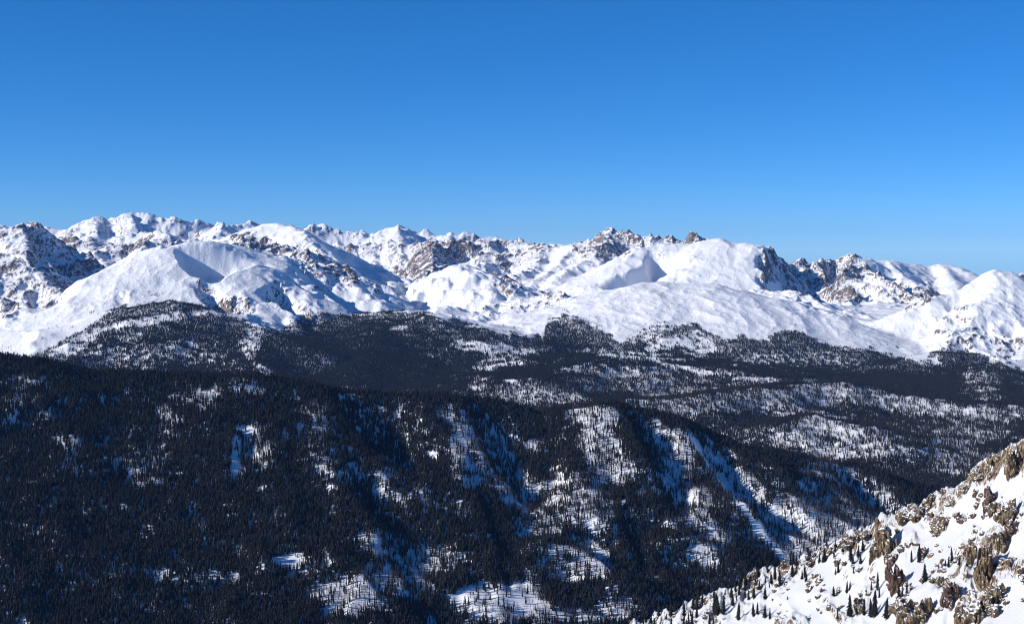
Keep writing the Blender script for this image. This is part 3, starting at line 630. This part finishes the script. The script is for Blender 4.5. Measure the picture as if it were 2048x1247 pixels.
def forest(name, pts, hts, kinds, slim, label, cat):
    """one wood nobody could count: trees set on points of the ground"""
    n = len(pts); me = bpy.data.meshes.new(name); me.vertices.add(n)
    me.vertices.foreach_set('co', np.ascontiguousarray(pts, np.float32).ravel())
    rs = np.random.RandomState(n % 1000)
    for nm, ty, val in (('tree_height', 'FLOAT', hts), ('tree_turn', 'FLOAT', rs.rand(n) * 6.28), ('tree_width', 'FLOAT', hts * rs.uniform(.8, 1.3, n) * slim), ('tree_kind', 'INT', kinds)):
        a = me.attributes.new(nm, ty, 'POINT'); a.data.foreach_set('value', np.ascontiguousarray(val, np.float32 if ty == 'FLOAT' else np.int32))
    o = bpy.data.objects.new(name, me); COL.objects.link(o)
    ng = bpy.data.node_groups.new(name, 'GeometryNodeTree')
    ng.interface.new_socket('Geometry', in_out='INPUT', socket_type='NodeSocketGeometry')
    ng.interface.new_socket('Geometry', in_out='OUTPUT', socket_type='NodeSocketGeometry')
    N = ng.nodes; K = ng.links
    gi = N.new('NodeGroupInput'); go = N.new('NodeGroupOutput'); jn = N.new('GeometryNodeJoinGeometry')
    def at(nm, ty):
        q = N.new('GeometryNodeInputNamedAttribute'); q.data_type = ty; q.inputs['Name'].default_value = nm; return q.outputs['Attribute']
    hh, ww, tt, kk = at('tree_height', 'FLOAT'), at('tree_width', 'FLOAT'), at('tree_turn', 'FLOAT'), at('tree_kind', 'INT')
    cx = N.new('ShaderNodeCombineXYZ'); K.new(ww, cx.inputs[0]); K.new(ww, cx.inputs[1]); K.new(hh, cx.inputs[2])
    cr = N.new('ShaderNodeCombineXYZ'); K.new(tt, cr.inputs[2])
    for k in sorted(set(int(q) for q in kinds)):
        cmp_ = N.new('FunctionNodeCompare'); cmp_.data_type = 'INT'; cmp_.operation = 'EQUAL'
        K.new(kk, cmp_.inputs[2]); cmp_.inputs[3].default_value = k
        ip = N.new('GeometryNodeInstanceOnPoints'); ob = N.new('GeometryNodeObjectInfo'); ob.inputs['Object'].default_value = protos[k]
        K.new(gi.outputs[0], ip.inputs['Points']); K.new(cmp_.outputs[0], ip.inputs['Selection']); K.new(ob.outputs['Geometry'], ip.inputs['Instance'])
        K.new(cr.outputs[0], ip.inputs['Rotation']); K.new(cx.outputs[0], ip.inputs['Scale']); K.new(ip.outputs[0], jn.inputs[0])
    K.new(jn.outputs[0], go.inputs[0])
    md = o.modifiers.new('trees', 'NODES'); md.node_group = ng
    o['kind'] = 'stuff'; o['label'] = label; o['category'] = cat
    return o

# ------------------------------------------------------------------ where the woods stand
def patches(px, py, lst, jit):
    """openings in the wood: ellipses (x, y, half width, half height, tilt, density, bare share)"""
    den = np.ones_like(px); bare = np.zeros_like(px)
    for p in lst:
        a = math.radians(p[4]); dx = px - p[0]; dy = py - p[1]
        u = (dx * math.cos(a) + dy * math.sin(a)) / p[2]; v = (-dx * math.sin(a) + dy * math.cos(a)) / p[3]
        q = np.sqrt(u * u + v * v) + jit
        f = 1 - sstep(0.65, 1.25, q)
        den = den * (1 - f) + np.minimum(den, p[5]) * f
        if len(p) > 6: bare = np.maximum(bare, f * p[6])
    return den, bare
def clumped(den, n, mix):
    """trees stand in clumps: density turned into patches of wood and open snow"""
    r = np.empty(len(n)); r[np.argsort(n)] = np.linspace(0, 1, len(n))
    return (1 - mix) * den + mix * sstep(-.14, .14, den - r) * np.minimum(1, den / .12)
def project(px, d, z):
    return px, HOR - z / d * F
def candidates(L, dlo, dhi, spacing, seed, pxr=(-60, 2110)):
    rs = np.random.RandomState(seed)
    area = (pxr[1] - pxr[0]) / F * (dhi ** 2 - dlo ** 2) / 2
    n = int(area / spacing ** 2)
    d = np.sqrt(rs.rand(n) * (dhi ** 2 - dlo ** 2) + dlo ** 2); px = rs.uniform(pxr[0], pxr[1], n)
    z = L.samp(L.H, px, d); vis = (z + 16) / d > L.samp(L.RM, px, d) - 0.00005
    px, d, z = px[vis], d[vis], z[vis]
    return px, d, z, rs

W1 = [
 (40,768,60,14,0,.40),(45,800,60,12,0,.45),(90,830,40,16,0,.55),
 (415,790,34,16,-10,.12),(390,800,60,26,0,.45),(322,828,18,22,0,.25),(330,850,30,25,0,.5),(485,775,50,20,0,.55),
 (487,862,26,12,0,.02),(468,920,10,48,3,.03),(512,915,24,34,0,.25),(505,900,40,60,0,.5),
 (130,885,36,16,0,.40),(140,920,28,34,0,.4),(215,905,34,45,0,.40),(275,945,40,48,0,.45),(300,905,50,20,0,.55),
 (625,850,40,50,0,.36),(655,955,35,24,10,.32),(640,900,45,60,0,.5),
 (905,828,36,26,0,.35),(922,890,30,55,8,.16),(948,955,28,32,20,.2),(985,905,50,45,10,.42,.6),(1010,960,45,35,15,.5,.6),
 (1185,832,62,22,3,.12),(1200,890,46,50,5,.25),(1225,945,44,34,0,.3),
 (1335,880,52,24,5,.30),(1350,940,46,60,20,.26,.35),(1390,1020,40,60,20,.28,.4),(1420,1100,40,50,25,.32,.4),(1310,850,40,15,0,.5),
 (1405,905,9,52,-33,.02),(1455,975,9,62,-35,.01),(1510,1050,9,64,-36,.01),(1560,1110,9,42,-38,.02),
 (1440,925,14,60,-38,.18),(1500,985,30,55,-35,.16),(1560,1050,45,50,-30,.22,.6),(1600,1100,40,40,-30,.3,.6),
 (1460,1010,30,90,-33,.75),
 (1190,1020,40,60,0,.26,.2),(1130,1000,60,60,0,.45,.4),(1060,1000,60,50,0,.5,.5),(1080,1060,50,30,0,.5,.4),
 (1115,1105,40,16,10,.35),(1185,1130,45,40,30,.12),(1120,1145,50,25,20,.3),
 (570,1128,34,16,5,.04),(600,1150,40,20,0,.35),(800,1160,70,45,0,.28,.6),(760,1090,50,30,0,.5,.6),(700,1195,80,40,0,.22,.5),(860,1130,60,30,0,.35,.4),
 (950,1195,60,24,-10,.06),(1040,1200,50,34,15,.08,.3),(1010,1225,100,30,0,.12,.4),(1150,1240,120,16,0,.3,.4),(1240,1225,40,20,0,.3,.4),
 (330,1160,70,14,8,.5),(440,1160,40,10,8,.4),(250,1140,40,9,8,.4),(390,1045,18,30,-30,.4),(700,940,50,40,20,.55),(780,980,60,60,0,.6),(880,1010,60,20,20,.45),
 (1650,960,50,60,0,.35,.2),(1620,1050,60,70,0,.25,.5),(1700,1000,50,60,0,.38,.2),(1680,1080,60,50,0,.2,.3),(1770,1030,50,60,0,.4,.1),(1740,1060,50,30,0,.2),(1570,1000,35,40,-30,.4),(1830,990,60,40,0,.9),
]
W1 = [tuple(q[:5]) + ((min(q[5] * (1.8 if q[0] < 850 else 1.5), .6) if .1 <= q[5] <= .6 else q[5]),) + tuple(q[6:]) for q in W1]
W2 = [
 (20,688,90,40,-28,.01),(150,690,60,16,-22,.12),(300,642,110,9,-9,.08),(110,655,90,26,-33,.16),(230,690,70,22,-15,.42),(300,712,100,26,-8,.42),(365,695,60,16,0,.45),(400,722,50,16,0,.45),
 (500,688,24,34,10,.15),(525,742,22,14,25,.2),(440,730,40,14,0,.5),(590,752,40,14,0,.5),(290,730,60,12,0,.5),
 (935,690,36,10,0,.22),(985,698,90,13,5,.12),(990,728,66,13,-8,.07),(955,770,24,12,-15,.2),(1018,763,15,4,0,0.0),(870,705,26,12,0,.45),(800,657,20,5,-10,.1),
 (1270,712,130,9,5,.08),(1160,735,60,8,-12,.35),(1270,742,130,13,0,.40),(1375,738,60,7,10,.12),(1060,765,50,8,0,.8),(1320,765,120,10,0,.75,.5),
 (1330,688,45,14,-20,.12),(1395,690,46,24,12,.08),(1290,660,60,26,0,.2),(1220,650,40,14,0,.1),
 (1440,742,60,12,0,.28),(1500,722,70,16,-10,.28),(1600,722,95,20,0,.28),(1690,735,60,16,0,.3),(1520,760,50,7,5,.2),
 (1800,702,80,17,17,.02),(1660,672,80,14,18,.12),(1965,770,44,44,0,.33),(1990,735,30,20,0,.5),
 (1500,800,150,30,5,.42,.4),(1650,790,110,28,0,.32,.3),(1810,808,160,18,8,.32,.3),(1655,855,80,30,5,.22,.3),(1700,905,130,22,0,.42,.6),(1950,865,110,40,-15,.33,.3),(1850,850,100,30,0,.55,.4),(1350,800,100,30,0,.6,.5),(1760,880,80,30,0,.5,.4),(1600,880,60,20,0,.4,.3),(1930,930,80,30,0,.7,.6),
 (1090,790,90,30,0,.85,.6),(1250,770,140,20,0,.8,.6),
]
W2 = [tuple(q[:5]) + ((min(q[5] * (1.25 if q[1] < 745 else 1.6), .7) if .2 <= q[5] <= .7 else q[5]),) + tuple(q[6:]) for q in W2]
TLX = [-60,0,60,110,180,210,250,350,390,440,500,560,590,605,700,740,780,850,900,950,1000,1060,1085,1078,1092,1130,1180,1215,1240,1262,1290,1340,1390,1420,1450,1480,1530,1570,1600,1660,1720,1760,1800,1850,1872,1900,1950,2000,2048,2120]
TLY = [742,728,715,690,650,628,614,602,608,626,650,664,645,626,631,628,622,628,640,652,666,678,682,668,645,630,650,668,690,672,655,650,648,664,680,672,680,658,662,692,702,692,700,722,700,697,706,722,742,765]
o_ = np.argsort(TLX); TLX = np.array(TLX, float)[o_]; TLY = np.array(TLY, float)[o_]

px, d, z, rs = candidates(L1, 2150.0, 3750.0, 3.45, 11)
X = (px - 1024) / F * d; qx, qy = project(px, d, z)
nj = fbm(X / 40, d / 60, 3) * 0.9
den, bare = patches(qx, qy, W1, nj * 0.55)
st = fbm(X / 12, d / 26, 2)
den = den * (1 + 0.9 * st * (den < .8))
den = den * (0.94 - np.where(qx < 640, .34, .5) * sstep(.05, .45, fbm(X / 32 + 5, d / 60, 3)))
sparse = (den > .08) & (den < .62)
den = clumped(np.clip(den, 0, 1) ** .9, fbm(X / 17 + 2, d / 30, 3), .55)
keep = rs.rand(len(px)) < den
brush = sparse & ~keep & (rs.rand(len(px)) < .36)          # leafless saplings in the openings
keep = keep | brush; bare = np.where(brush, 2.0, bare)
P1 = np.stack([X, d, z], 1)[keep]; h1 = ((6 + 13 * rs.rand(len(px)) ** .8) * (0.85 + 0.2 * rs.rand(len(px))))[keep]
k1 = np.where(rs.rand(len(px)) < bare * 0.8 + 0.10, 3 + (rs.rand(len(px)) > .5), rs.randint(0, 3, len(px)))[keep]
h1 = np.where(k1 >= 3, h1 * 0.75, h1)
s1 = np.where(sparse[keep], .62, 1.0)
v1 = (P1[:, 2] + 6) / P1[:, 1] >= L1.samp(L1.RM, qx[keep], P1[:, 1]) - 1e-5

px, d, z, rs = candidates(L23, 3900.0, 9300.0, 5.3, 12)
X = (px - 1024) / F * d; qx, qy = project(px, d, z)
nj = fbm(X / 90, d / 140, 3)
den, bare = patches(qx, qy, W2, nj * 0.6)
tl = np.interp(qx, TLX, TLY) + 8 * fbm(X / 45 + 77, d / 60, 2)
over = (tl + 10 * nj - qy)                       # pixels above the tree line
scat = 0.3 * sstep(0.18, 0.5, fbm(X / 110 + 9, d / 130, 3)) * np.exp(-np.maximum(over, 0) / np.where(qx < 420, 16.0, 7.0))
den = np.where(over > 0, scat, den * (0.7 + 0.3 * sstep(-4, 10, -over + 14 * fbm(X / 60, d / 80, 3)))) * (1 + 0.8 * fbm(X / 22, d / 45, 2) * (den < .8))
sparse = (den > .15) & (den < .72) & (over < 0) & (qy > 745)
den = clumped(np.clip(den, 0, 1) ** .75, fbm(X / 30 + 2, d / 55, 3), .72)
keep = rs.rand(len(px)) < den
P2 = np.stack([X, d, z], 1)[keep]
h2 = ((7 + 10 * rs.rand(len(px))) * (0.75 + 0.3 * sstep(0, 60, -over)))[keep]
k2 = np.where(rs.rand(len(px)) < bare * 0.7 + 0.02, 3 + (rs.rand(len(px)) > .5), rs.randint(0, 3, len(px)))[keep]
h2 = np.where(k2 >= 3, h2 * 0.8, h2); s2 = np.where(sparse[keep], .6, 1.0)
print('forest points', len(P1), len(P2), time.time() - T0)

# ------------------------------------------------------------------ rocks on the near slope
def icosphere(sub):
    t = (1 + 5 ** .5) / 2
    V = [(-1,t,0),(1,t,0),(-1,-t,0),(1,-t,0),(0,-1,t),(0,1,t),(0,-1,-t),(0,1,-t),(t,0,-1),(t,0,1),(-t,0,-1),(-t,0,1)]
    Fc = [(0,11,5),(0,5,1),(0,1,7),(0,7,10),(0,10,11),(1,5,9),(5,11,4),(11,10,2),(10,7,6),(7,1,8),(3,9,4),(3,4,2),(3,2,6),(3,6,8),(3,8,9),(4,9,5),(2,4,11),(6,2,10),(8,6,7),(9,8,1)]
    V = [np.array(v) / np.linalg.norm(v) for v in V]
    for _ in range(sub):
        mid = {}; F2 = []
        def m(a, b):
            k = (min(a, b), max(a, b))
            if k not in mid:
                v = V[a] + V[b]; V.append(v / np.linalg.norm(v)); mid[k] = len(V) - 1
            return mid[k]
        for a, b, c in Fc:
            x, y, q = m(a, b), m(b, c), m(c, a); F2 += [(a, x, q), (b, y, x), (c, q, y), (x, y, q)]
        Fc = F2
    return np.array(V), Fc
ICO1, ICO2, ICO3 = icosphere(1), icosphere(2), icosphere(3)
ICO4 = ICO3
def block(rs, sx, sy, sz, ico, planes=16, rough=0.1):
    """an angular block: a ball cut flat by random fracture planes, then stretched"""
    V = ico[0].copy()
    for k in range(planes):
        n = rs.normal(size=3); n /= np.linalg.norm(n)
        q = rs.uniform(.55, .85); dt = V @ n
        V = V - np.outer(np.maximum(dt - q, 0), n)
    V = V + rough * rs.uniform(-.5, .5, V.shape) * 0.5
    return V * np.array([sx, sy, sz])
from mathutils import noise as mn
def crag_mesh(name, seed, w, dp, h, nb, mat, ico=None, rough=0.44):
    """a fractured crag: angular blocks, split along joints and roughened into ledges"""
    rs = np.random.RandomState(seed); ico = ico or ICO2; P = []
    for i in range(nb):
        if i == 0: c = np.zeros(3); s = (w * .46, dp * .5, h * .60)
        else:
            k = rs.uniform(.3, .62); s = (w * .5 * k, dp * .5 * k, h * rs.uniform(.22, .5))
            c = np.array([rs.uniform(-.55, .55) * w * .85, rs.uniform(-.5, .3) * dp * .8, rs.uniform(-.25, .45) * h])
        v = block(rs, *s, ico, 14, 0.04) + c
        lean = rs.uniform(-.22, .22); v[:, 0] += v[:, 2] * lean
        cn = v.mean(0); m = min(w, h) * .5; off = Vector((seed * 3.1, i * 7.7, 0)); out = []
        for q in v:
            e = q - cn; L = np.linalg.norm(e) + 1e-9; e = e / L
            p_ = Vector((q[0] / m * 1.3, q[1] / m * 1.3, q[2] / m * .55 + q[0] / m * .4)) + off
            d_ = mn.voronoi(p_)[0]
            n_ = (d_[1] - d_[0]) * 0.6 - .2 + 0.40 * mn.cell(p_ * 1.6) + 0.25 * mn.cell(p_ * 3.3) + 0.25 * mn.noise(p_ * 5.0)
            out.append(tuple(q + e * n_ * rough * m))
        P.append((out, ico[1], 0))
    V, Fc, mi = join(P)
    V = [(x, y, z + h * .25) for x, y, z in V]
    return mesh_from(name, V, Fc, [mat])
def thing(name, label, cat, loc, rz=0.0, group=None):
    o = bpy.data.objects.new(name, None); COL.objects.link(o); o.empty_display_size = 1
    o.location = tuple(float(q) for q in loc); o.rotation_euler = (0, 0, rz); o['label'] = label; o['category'] = cat
    if group: o['group'] = group
    return o
PXM = 0.000355  # radians of one picture pixel
# named crags: picture place of the foot, width and height in pixels, material, label
CR = [
 (1974,1168,46,98,0,6,'tall brown rock pinnacle with streaked face rising above the snow gully'),
 (1778,1108,44,84,0,6,'steep tan crag on the ridge edge with a black shaded right side'),
 (1866,1018,30,38,0,4,'pointed brown knob standing up from the ridge crest'),
 (1826,1036,62,34,0,5,'long brown rock step between the tan crag and the pointed knob'),
 (2034,948,48,62,0,6,'broad snow-dusted rock outcrop at the top of the ridge'),
 (1996,925,26,24,0,3,'small round rock cap on the crest below the broad outcrop'),
 (1962,955,34,24,0,4,'low rock band under the round rock cap on the crest'),
 (2022,1040,60,46,0,6,'wide brown ledge above the snow hollow'),
 (2012,1102,28,52,0,4,'narrow yellow-brown buttress beside the blue shaded hollow'),
 (1838,1247,84,66,0,7,'large weathered brown outcrop with mossy colour at the foot of the gully'),
 (1903,1212,38,52,1,5,'dark red-brown rock rib right of the weathered outcrop'),
 (1799,1186,34,66,1,5,'dark upright rock rib with spruces around its foot'),
 (1958,1238,70,56,0,7,'jumbled brown ledges below the tall pinnacle'),
 (1884,1066,42,38,0,5,'patchy brown outcrop in the middle of the upper snowfield'),
 (1704,1096,34,28,0,4,'low brown outcrop where the ridge crest dips'),
 (1730,1080,26,20,0,3,'small tan crest rock left of the steep tan crag'),
 (1724,1226,30,34,0,4,'leaning brown slab among the lower spruces'),
 (1506,1166,24,24,0,4,'snow-capped brown knob on the lower ridge crest'),
 (1574,1142,20,24,1,3,'dark thumb of rock on the lower ridge crest'),
 (1630,1130,24,24,1,4,'dark rock cluster between spruces on the ridge crest'),
 (1850,1118,22,34,1,3,'thin dark rock fin in the open snowfield'),
 (1930,1046,34,20,1,4,'reddish rock streak running down the upper snowfield'),
 (1985,1010,30,36,1,4,'dark jagged rock left of the wide brown ledge'),
 (2032,1068,32,36,1,4,'shadowed rock overhanging the blue snow hollow'),
 (1936,988,30,18,0,3,'flat brown rock plate just under the crest'),
 (1898,1176,30,26,0,4,'snow-topped rock pile above the dark red-brown rib'),
 (2004,1205,36,44,0,5,'broken brown blocks right of the jumbled ledges'),
 (1790,1132,30,30,0,4,'brown rock tongue hanging below the steep tan crag'),
 (1660,1118,30,20,0,4,'low rock bench below the crest among small trees'),
]
SHORT = ['the tall brown pinnacle', 'the steep tan crag', 'the pointed knob on the crest', 'the long rock step', 'the broad outcrop at the ridge top', 'the round rock cap', 'the low rock band under the crest', 'the wide brown ledge', 'the narrow yellow-brown buttress', 'the large weathered outcrop', 'the dark red-brown rib', 'the dark upright rib', 'the jumbled brown ledges', 'the patchy outcrop in the snowfield', 'the low outcrop in the crest dip', 'the small tan crest rock', 'the leaning brown slab', 'the snow-capped knob', 'the dark thumb of rock', 'the dark rock cluster', 'the thin dark fin', 'the reddish rock streak', 'the dark jagged rock', 'the shadowed overhang', 'the flat rock plate', 'the snow-topped rock pile', 'the broken brown blocks', 'the brown rock tongue', 'the low rock bench']
CRAGPOS = []
for i, (cx_, cy_, w_, h_, m_, nb_, lab) in enumerate(CR):
    g = L0.pick(cx_, min(cy_, 1320)); sc = g[1] / F
    me = crag_mesh('rock', 100 + i, w_ * sc * 0.95, w_ * sc * 1.1, h_ * sc * 1.0, nb_ + 2, (M_crag, M_crag2)[m_], ICO3)
    o = bpy.data.objects.new('rock_outcrop', me); COL.objects.link(o); o.location = (float(g[0]), float(g[1]), float(g[2]) - 0.12 * h_ * sc)
    o['label'] = lab; o['category'] = 'rock'
    CRAGPOS.append(g)
CRAGXY = np.array(CRAGPOS)
def near_crag(g):
    return SHORT[int(np.argmin(((CRAGXY - g) ** 2).sum(1)))]
# loose boulders: copies of a few shapes
BM = [crag_mesh('boulder', 300 + i, 2.0, 2.2, 1.9, 2 + i % 2, (M_crag, M_crag2, M_crag)[i % 3], ICO1) for i in range(7)]
rs = np.random.RandomState(21); nb = 0
zones = [(1800,2060,930,1240,110,'loose brown boulder poking out of the upper snowfield','boulders of the upper snowfield'),
         (1640,1830,1060,1250,60,'small brown boulder half buried in snow between the lower spruces','boulders between the lower spruces'),
         (1300,1660,1120,1250,60,'small dark boulder on the low end of the ridge crest','boulders along the low ridge crest')]
crx = [p[0] for p in CREST0]; cry = [p[1] for p in CREST0]
for (xa, xb, ya, yb, n, lab, grp) in zones:
    k = 0; tries = 0
    while k < n and tries < 6000:
        tries += 1
        bx, by = rs.uniform(xa, xb), rs.uniform(ya, yb)
        cy_ = np.interp(bx, crx, cry)
        if by < cy_ + 3: continue
        if fbm(np.array([bx / 45.]), np.array([by / 40.]), 2)[0] < -0.02 and by > cy_ + 14: continue
        g = L0.pick(bx, by); s_ = rs.uniform(.5, 1.5) * (1.4 if rs.rand() < .2 else 1)
        o = bpy.data.objects.new('boulder', BM[rs.randint(7)]); COL.objects.link(o)
        o.location = (float(g[0]), float(g[1]), float(g[2]) - 0.25 * s_); o.rotation_euler = (0, 0, rs.uniform(0, 6.28)); o.scale = (s_ * rs.uniform(.7, 1.5), s_ * rs.uniform(.7, 1.5), s_ * rs.uniform(.6, 1.3))
        lm = near_crag(g); sz = 'tiny' if s_ < .75 else ('small' if s_ < 1.15 else 'big')
        o['label'] = sz + ' boulder half buried in snow near ' + lm; o['category'] = 'boulder'; o['group'] = sz + ' boulders near ' + lm
        k += 1

# ------------------------------------------------------------------ single spruces
CM = []; TM = []
for k in range(5):
    v, f = spruce_crown(70 + k, 13 + k % 3, 7, (.15, .13, .17, .12, .15)[k], 0.05)
    CM.append(mesh_from('crown', v, f, [M_spruce])); v, f = trunk(0.8, 0.02, 0.006, 6, -0.12); TM.append(mesh_from('trunk', v, f, [M_bark], None, True))
def spruce(loc, h, label, group, rs, wd=1.0):
    t = thing('spruce_tree', label, 'tree', loc, rs.uniform(0, 6.28), group); k = rs.randint(5)
    for me, nm in ((TM[k], 'trunk'), (CM[k], 'crown')):
        o = bpy.data.objects.new(nm, me); COL.objects.link(o); o.parent = t; o.scale = (h * wd, h * wd, h)
    t.rotation_euler = (rs.uniform(-.05, .05), rs.uniform(-.05, .05), t.rotation_euler[2])
rs = np.random.RandomState(5)
TX = [(1912,1130,34),(1905,1138,24),(1885,1140,13),(1891,1139,12),(1898,1138,15),(1858,1170,40),(1762,1185,40),(1700,1192,26),(1706,1190,20),(1674,1197,22),(1680,1196,18),(1750,1186,22),(1766,1202,24),(1821,1196,32),(1806,1212,42),(1812,1205,30),(1780,1246,46),(1756,1240,58),(1750,1243,40),(1735,1236,36),(1707,1240,48),(1682,1247,26),(1830,1128,26),(1846,1130,40),(1942,1138,20),(1926,1135,20),(1935,1120,16),(1433,1236,50),(1440,1237,46),(1451,1236,44),(1397,1228,34),(1481,1247,40),(1372,1240,32),(1408,1218,26),(1512,1240,30),(1520,1236,26),(1535,1243,30),(1545,1246,26),(1590,1158,30),(1615,1160,30),(1655,1128,30),(1708,1128,36),(1722,1122,26),(1712,1135,22)]
n_single = 0
def tree_label(g, hm):
    sz = 'stunted' if hm < 4.5 else ('short' if hm < 7 else 'tall'); lm = near_crag(g)
    a_ = g[0] / g[1] * F + 1024; b_ = HOR - g[2] / g[1] * F - np.interp(a_, crx, cry)
    at_ = 'on the ridge crest near ' if b_ < 14 else ('just below the crest near ' if b_ < 40 else 'out on the open slope below ')
    return sz + ' dark spruce ' + at_ + lm, sz + ' spruces ' + at_ + lm
for (a, b, h) in TX:
    g = L0.pick(a, b); hm = h * g[1] / F * 1.0
    lab, grp = tree_label(g, hm)
    spruce(g - np.array([0, 0, .3]), hm, lab, grp, rs, rs.uniform(1.0, 1.5)); n_single += 1
k = 0
while k < 126:
    a = 1275 + 460 * rs.rand() ** 1.25; c = np.interp(a, crx, cry); b = c + 2 + abs(rs.normal()) * 34
    if b > 1300: continue
    if fbm(np.array([a / 30.]), np.array([b / 22. + 4]), 2)[0] < -0.12: continue
    g = L0.pick(a, b); h = rs.uniform(10, 34) * (1 - 0.25 * (a - 1275) / 460); hm = h * g[1] / F
    lab, grp = tree_label(g, hm)
    spruce(g - np.array([0, 0, .3]), hm, lab, grp, rs, rs.uniform(1.0, 1.6)); k += 1; n_single += 1
# the largest trees of the wood itself, at the lower edge of the forested ridge
yy = HOR - P1[:, 2] / P1[:, 1] * F; xx = P1[:, 0] / P1[:, 1] * F + 1024
crv = np.interp(xx, crx, cry, left=2000, right=800)
size = np.where(v1 & (k1 < 3) & (yy < 1252) & (yy > 1100) & (xx > 5) & (xx < 2040) & ((yy < crv - 25) | (xx < 1250)), h1 / P1[:, 1], 0)
big = np.argsort(-size)[:300 - n_single]
for i in big:
    sz = 'very tall' if h1[i] > 17.6 else ('tall' if h1[i] > 16.6 else 'middling')
    GL = ((150, 'in the dense wood left of the long thin glade'), (420, 'under the long thin glade in the dense wood'), (620, 'beside the small white clearing low in the wood'), (780, 'around the streaky grey glade low on the ridge'), (900, 'between the streaky glade and the round snow knoll'), (1130, 'around the round snow knoll at the foot of the ridge'), (1400, 'in the valley wood behind the snowy spur'), (3000, 'in the valley wood below the diagonal snow gully'))
    lm = next(q for e, q in GL if xx[i] < e)
    lab, grp = sz + ' dark spruce ' + lm, sz + ' spruces ' + lm
    spruce(P1[i] - np.array([0, 0, .4]), float(h1[i]), lab, grp, rs, 1.1)
m = np.ones(len(P1), bool); m[big] = False
P1, h1, k1, s1 = P1[m], h1[m], k1[m], s1[m]
P1[:, 2] -= 0.4; P2[:, 2] -= 0.4
forest('ridge_forest', P1, h1, k1, s1, 'dark spruce wood covering the near forested ridge', 'forest')
forest('hill_forest', P2, h2, k2, s2, 'dark spruce wood covering the hills below the snowy mountains', 'forest')
print('done', time.time() - T0)

# ------------------------------------------------------------------ clear winter air
top = float(max(L4.H.max(), L23.H.max())) + 15.0
hz = bpy.data.meshes.new('haze')
cs = [(x, y, z) for z in (-1160.0, top) for (x, y) in ((-17000, -3500), (17000, -3500), (17000, 31000), (-17000, 31000))]
hz.from_pydata(cs, [], [(3, 2, 1, 0), (4, 5, 6, 7), (0, 1, 5, 4), (1, 2, 6, 5), (2, 3, 7, 6), (3, 0, 4, 7)]); hz.update()
hm = bpy.data.materials.new('thin_haze'); hm.use_nodes = True; hn = hm.node_tree.nodes; hn.clear()
ho = hn.new('ShaderNodeOutputMaterial'); hv = hn.new('ShaderNodeVolumePrincipled')
hv.inputs['Color'].default_value = (0.22, 0.46, 1.0, 1); hv.inputs['Density'].default_value = 0.9e-5; hv.inputs['Anisotropy'].default_value = 0.0
hm.node_tree.links.new(hv.outputs[0], ho.inputs['Volume']); hz.materials.append(hm)
hz_o = bpy.data.objects.new('haze', hz); COL.objects.link(hz_o); hz_o['kind'] = 'stuff'; hz_o['label'] = 'thin blue winter haze over the whole valley'; hz_o['category'] = 'haze'
